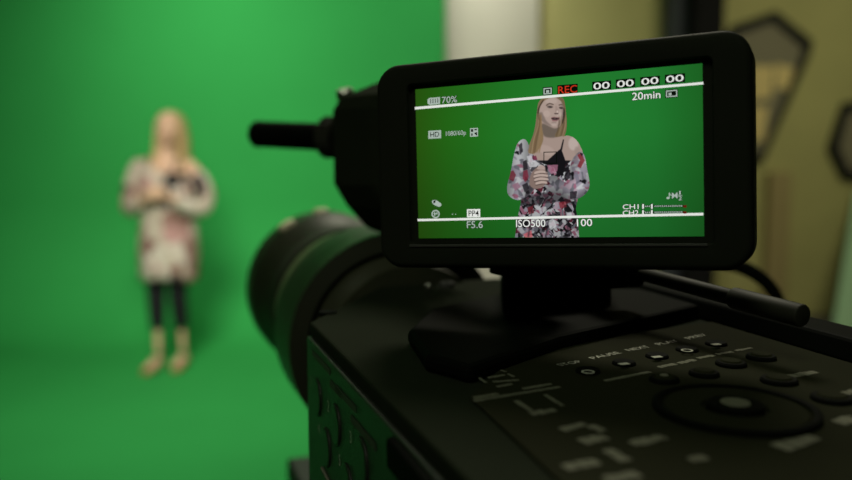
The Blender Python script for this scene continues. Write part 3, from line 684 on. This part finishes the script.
readout('status_icon', icons)
def expo(bm):
    put_text(bm, 'F5.6', 467, 228.2, 482.8, 228.0, 7.0, 3); put_text(bm, 'ISO500', 516.2, 227.2, 545.4, 226.8, 7.4, 0); put_text(bm, '100', 577, 226.4, 592.2, 226.0, 7.2, 0)
readout('exposure_readout', expo)
def focus(bm):
    frame_quad(bm, [np.array(v) for v in para(543.5, 151.8, 13.5, 12, -.02)], .8, 1)
readout('focus_frame', focus)
def audio(bm):
    for y, s in ((209.2, 'CH1'), (215.3, 'CH2')):
        put_text(bm, s, 622.8, y, 638.6, y-.3, 4.7, 0); yc = y-2.6
        for x in (642.2, 651.0): quad(bm, para(x-.5, yc-2.9, 2.7, 5.4, 0), 1, ZT-.00012); quad(bm, para(x, yc-2.5, 1.7, 4.6, 0), 0)
        quad(bm, para(644, yc-1.2, 39.5, 1.9, -.012), 1, ZT-.00013)
        x = 645
        while x < 682:
            if not 650 < x < 653: quad(bm, para(x, yc-.9-.012*(x-644), 1.2, 1.2, 0), 3)
            x += 1.9
        quad(bm, para(683.4, yc-1.4, 3.2, 2.4, 0), 4)
    t = [(668+1.6*math.cos(k*PI/6), 198+1.2*math.sin(k*PI/6)) for k in range(12)]; quad(bm, t, 3)
    quad(bm, para(668.8, 192.6, .9, 5.6, 0), 3); quad(bm, [(668.8, 192.6), (671.4, 194.8), (671.2, 195.9), (668.8, 194)], 3)
    put_text(bm, 'M', 672, 198.4, 677.6, 198.2, 5.6, 3); put_text(bm, '1', 679.2, 194.8, 680.6, 194.8, 3.8, 3); put_text(bm, '2', 678.6, 200.2, 681.8, 200.2, 3.8, 3); quad(bm, para(678.2, 195.5, 4, .6, 0), 3)
readout('audio_readout', audio)

# ------------------------------------------------------------------ tripod
tb = base @ Vector((.06, .0, 0))
tr = empty('tripod', (tb.x, tb.y, .004), 'black tripod carrying the camcorder', 'tripod', rz=YAW)
zt = A[2]-.004+BOT
box('quick_release_plate', (-.045, -.06, zt-.014), (.045, .11, zt), M['tripod'], tr, bevel=.003)
bm = bmesh.new(); add_box(bm, (-.05, -.06, zt-.03), (.05, .09, zt-.0142)); finish('head_plate', bm, M['tripod'], tr, bevel=.003)
box('sliding_plate', (-.028, .088, zt-.030), (.03, .253, zt-.0145), M['tripod'], tr, bevel=.002)
lathe('fluid_head', [(0, .04), (.01, .05), (.05, .052), (.06, .045), (.085, .04)], (0, 0, zt-.115), (0, 0, 1), M['tripod'], tr, 48)
lathe('bowl', [(0, .02), (.03, .055), (.06, .06)], (0, 0, zt-.175), (0, 0, 1), M['tripod'], tr, 48)
for k in range(3):
    a = math.radians(90+120*k); d = Vector((math.cos(a), math.sin(a), 0)); bm = bmesh.new()
    add_tube(bm, [Vector((0, 0, zt-.15))+d*.03, Vector((0, 0, .55))+d*.26], .016, 16); add_tube(bm, [Vector((0, 0, .60))+d*.245, Vector((0, 0, .012))+d*.44], .012, 16)
    lg = finish('leg', bm, M['tripod'], tr, smooth=True)
    lathe('rubber_foot', [(0, .017), (.02, .017), (.03, .012)], d*.443, (0, 0, 1), M['rubber'], lg, 24)

# ------------------------------------------------------------------ the person before the green wall
WD = 5.25
px_ = (165-426)/F*WD/math.cos(PITCH)*.985
pr = empty('person', (px_, WD, .004), 'person in a floral tunic and black leggings standing before the green wall', 'person', rz=math.radians(-4)); pr.scale = (.98, .98, .98)
# body skeleton
V = [(0, 0, .90), (0, .005, 1.04), (0, .0, 1.18), (0, .005, 1.30), (0, 0, 1.375), (.010, -.012, 1.43), (.024, -.02, 1.51),
     (-.165, .0, 1.335), (-.225, -.01, 1.12), (-.20, -.06, 1.055), (-.075, -.185, 1.13),
     (.165, .0, 1.335), (.245, -.01, 1.12), (.215, -.06, 1.06), (.085, -.185, 1.135),
     (-.085, .0, .84), (-.092, -.012, .49), (-.092, -.01, .26), (-.092, -.01, .09),
     (.070, .0, .84), (.052, -.005, .49), (.050, .045, .26), (.050, .06, .09)]
Ed = [(0, 1), (1, 2), (2, 3), (3, 4), (4, 5), (5, 6), (3, 7), (7, 8), (8, 9), (9, 10), (3, 11), (11, 12), (12, 13), (13, 14), (0, 15), (15, 16), (16, 17), (17, 18), (0, 19), (19, 20), (20, 21), (21, 22)]
Rd = [(.135, .10), (.115, .09), (.13, .10), (.12, .085), .06, .048, .05, .055, .042, .042, .027, .055, .042, .042, .027, .080, .050, .026, .020, .080, .050, .026, .020]
parts = [skin_mesh(V, Ed, Rd)]
bm = bmesh.new()
add_ellipsoid(bm, (.006, -.012, 1.565), (.073, .092, .098)); add_ellipsoid(bm, (.008, -.045, 1.515), (.052, .058, .07)); add_ellipsoid(bm, (.010, -.098, 1.470), (.02, .016, .016))
add_tube(bm, [(.010, -.098, 1.575), (.011, -.112, 1.545), (.011, -.119, 1.530), (.011, -.100, 1.522)], [.008, .010, .014, .010], 10)
for sx in (-1, 1): add_ellipsoid(bm, (.008+sx*.073, -.005, 1.545), (.010, .018, .028)); add_ellipsoid(bm, (.008+sx*.036, -.078, 1.525), (.022, .018, .020))
HEAD = Vector((.024, 0, .010)); bmesh.ops.translate(bm, verts=bm.verts, vec=HEAD)
# feet inside the shoes
for x, y, a in ((-.092, -.035, -.05), (.050, .04, .05)):
    add_tube(bm, [(x, y+.03, .05), (x+math.sin(a)*.06, y-.06, .042), (x+math.sin(a)*.15, y-.15, .026)], [.034, .034, .026], 14)
parts.append(bm)
# clasped hands: palm, four fingers and a thumb each
for sx in (-1, 1):
    wv = Vector((.083*sx+.0, -.185, 1.132)); kn = Vector((.022*sx, -.222, 1.155+.012*sx)); b2 = bmesh.new()
    add_tube(b2, [wv, wv.lerp(kn, .5), kn], [.024, .030, .026], 14, flat=(.62, 1.1))
    for i in range(4):
        o_ = Vector((0, -.004, .027-.018*i)); ln = (.9, 1.0, .95, .78)[i]
        p0 = kn+o_+Vector((.006*sx, 0, 0)); p1 = p0+Vector((-.036*sx*ln, -.012-.006*sx, .004)); p2 = p1+Vector((-.024*sx*ln, .010, -.002)); p3 = p2+Vector((-.014*sx*ln, .014, -.003))
        add_tube(b2, smooth_path([p0, p1, p2, p3], 4), [.0088]*4+[.0084]*4+[.0078]*4+[.0066], 10)
    t0 = wv.lerp(kn, .35)+Vector((0, -.004, .024)); add_tube(b2, smooth_path([t0, t0+Vector((-.018*sx, -.014, .026)), t0+Vector((-.044*sx, -.018, .034)), t0+Vector((-.062*sx, -.012, .030))], 4), [.0115]*4+[.0105]*4+[.0095]*4+[.007], 10)
    parts.append(b2)
body_o = fuse('body', parts, .0052, M['skin'], pr, 3)
# eyes, mouth
for sx in (-1, 1):
    bm = bmesh.new(); add_ellipsoid(bm, Vector((.009+sx*.031, -.092, 1.558))+HEAD, (.010, .009, .005)); finish('eye', bm, M['eye'], pr, smooth=True)
bm = bmesh.new(); add_ellipsoid(bm, Vector((.010, -.103, 1.496))+HEAD, (.018, .009, .006)); finish('mouth', bm, M['lip_skin'], pr, smooth=True)
# hair
bm = bmesh.new()
add_ellipsoid(bm, (.006, .020, 1.577), (.083, .098, .092)); add_ellipsoid(bm, (.0, .050, 1.50), (.080, .058, .12)); bmesh.ops.translate(bm, verts=bm.verts, vec=HEAD); parts = [bm]
for sx in (-1, 1):
    for k in range(5):
        a = k/4; b3 = bmesh.new()
        x = .006+sx*(.072+.008*math.sin(a*3)); y = -.02+.09*a
        add_tube(b3, smooth_path([(sx*.035, .0+.06*a, 1.652), (x, y, 1.59), (x*1.12, y+.004, 1.49), (x*1.18, y-.01*(1-a), 1.40), (x*1.2+.01*sx, y-.05*(1-a)-.015, 1.31-.03*a)], 5), [.010]+[.014]*8+[.020]*8+[.018]*3+[.009], 10)
        bmesh.ops.translate(b3, verts=b3.verts, vec=HEAD); parts.append(b3)
fuse('hair', parts, .007, M['hair'], pr, 3)
# tunic
def loft(bm, rings):
    vs = [[bm.verts.new(p) for p in r] for r in rings]
    for a, b in zip(vs, vs[1:]):
        for k in range(len(a)): bm.faces.new((a[k], a[(k+1) % len(a)], b[(k+1) % len(a)], b[k]))
bm = bmesh.new(); rings = []; n = 40
for z, rx, ry in ((1.365, .155, .085), (1.33, .178, .105), (1.25, .190, .128), (1.15, .176, .130), (1.04, .166, .130), (.92, .184, .142), (.78, .194, .148), (.66, .186, .148), (.595, .186, .150)):
    ring_ = []
    for k in range(n):
        a = 2*PI*k/n; x = rx*math.cos(a); y = ry*math.sin(a); fold = 1+.035*math.sin(7*a+z*5)*max(0, (1.1-z))/.5
        drop = 0
        if z > 1.24: drop = max(0, min(1, (x+.02)/.14))*(.12 if y < .03 else .06)*(z-1.24)/.125
        if z > 1.24 and y < 0 and abs(x) < .09: drop = max(drop, .10*(1-abs(x)/.09)*(z-1.24)/.125)
        ring_.append((x*fold, y*fold, z-drop+(.012*math.sin(3*a) if z < .6 else 0)))
    rings.append(ring_)
loft(bm, rings)
for pts, rr in (([(-.15, 0, 1.34), (-.19, -.002, 1.29), (-.235, -.01, 1.16), (-.225, -.045, 1.06), (-.165, -.11, 1.07), (-.095, -.172, 1.115)], [.054, .056, .054, .054, .052, .042]),
                ([(.195, -.0, 1.27), (.225, -.005, 1.22), (.255, -.01, 1.14), (.240, -.045, 1.06), (.175, -.11, 1.075), (.105, -.172, 1.12)], [.050, .056, .056, .054, .052, .042])):
    sp_ = smooth_path(pts, 5); rs_ = [float(np.interp(i/5, range(6), rr)) for i in range(len(sp_))]; add_tube(bm, sp_, rs_, 20, caps=False)
tun = finish('tunic', bm, M['floral'], pr, smooth=True); sd = tun.modifiers.new('s', 'SOLIDIFY'); sd.thickness = .006; sd.offset = 0
# camisole showing at the bare shoulder
bm = bmesh.new(); rings = []
for z, rx, ry in ((1.30, .135, .096), (1.22, .150, .112), (1.12, .150, .112)):
    rings.append([(rx*math.cos(2*PI*k/32), ry*math.sin(2*PI*k/32), z+(.0 if z < 1.29 else .02*math.cos(4*PI*k/32))) for k in range(32)])
loft(bm, rings)
for sx in (1, -1):
    add_tube(bm, smooth_path([(sx*.085, -.098, 1.30), (sx*.088, -.075, 1.355), (sx*.090, -.01, 1.392), (sx*.088, .07, 1.35), (sx*.085, .09, 1.30)], 5), .006, 8)
add_ellipsoid(bm, (.075, -.105, 1.235), (.055, .034, .052))
cm = finish('camisole', bm, M['cami'], pr, smooth=True)
# leggings
bm = bmesh.new()
for ch in (((-.085, .0, .84), (-.089, -.005, .66), (-.092, -.012, .49), (-.092, -.01, .36), (-.092, -.01, .265)), ((.070, .0, .84), (.060, -.003, .66), (.052, -.005, .49), (.051, .025, .36), (.050, .044, .265))):
    sp_ = smooth_path(ch, 5); rs_ = [float(np.interp(i/5, range(5), [.088, .072, .058, .052, .043])) for i in range(len(sp_))]; add_tube(bm, sp_, rs_, 20)
finish('leggings', bm, M['leg'], pr, smooth=True)
# shoes
for x, y, a in ((-.092, -.035, -.05), (.050, .04, .05)):
    bm = bmesh.new(); rings = []
    for t, wd_, h in ((0, .012, .03), (.012, .030, .062), (.05, .036, .064), (.10, .037, .056), (.15, .043, .05), (.20, .042, .042), (.235, .030, .032), (.25, .010, .02)):
        yy = .065-t; rings.append([(x+math.sin(a)*(t)+wd_*math.cos(2*PI*k/18), y+yy, max(0, h/2+h/2*math.sin(2*PI*k/18))) for k in range(18)])
    vs = [[bm.verts.new(p) for p in r] for r in rings]
    for p, q in zip(vs, vs[1:]):
        for k in range(18): bm.faces.new((p[k], p[(k+1) % 18], q[(k+1) % 18], q[k]))
    bm.faces.new(vs[0]); bm.faces.new(vs[-1][::-1]); finish('shoe', bm, M['shoe'], pr, smooth=True)
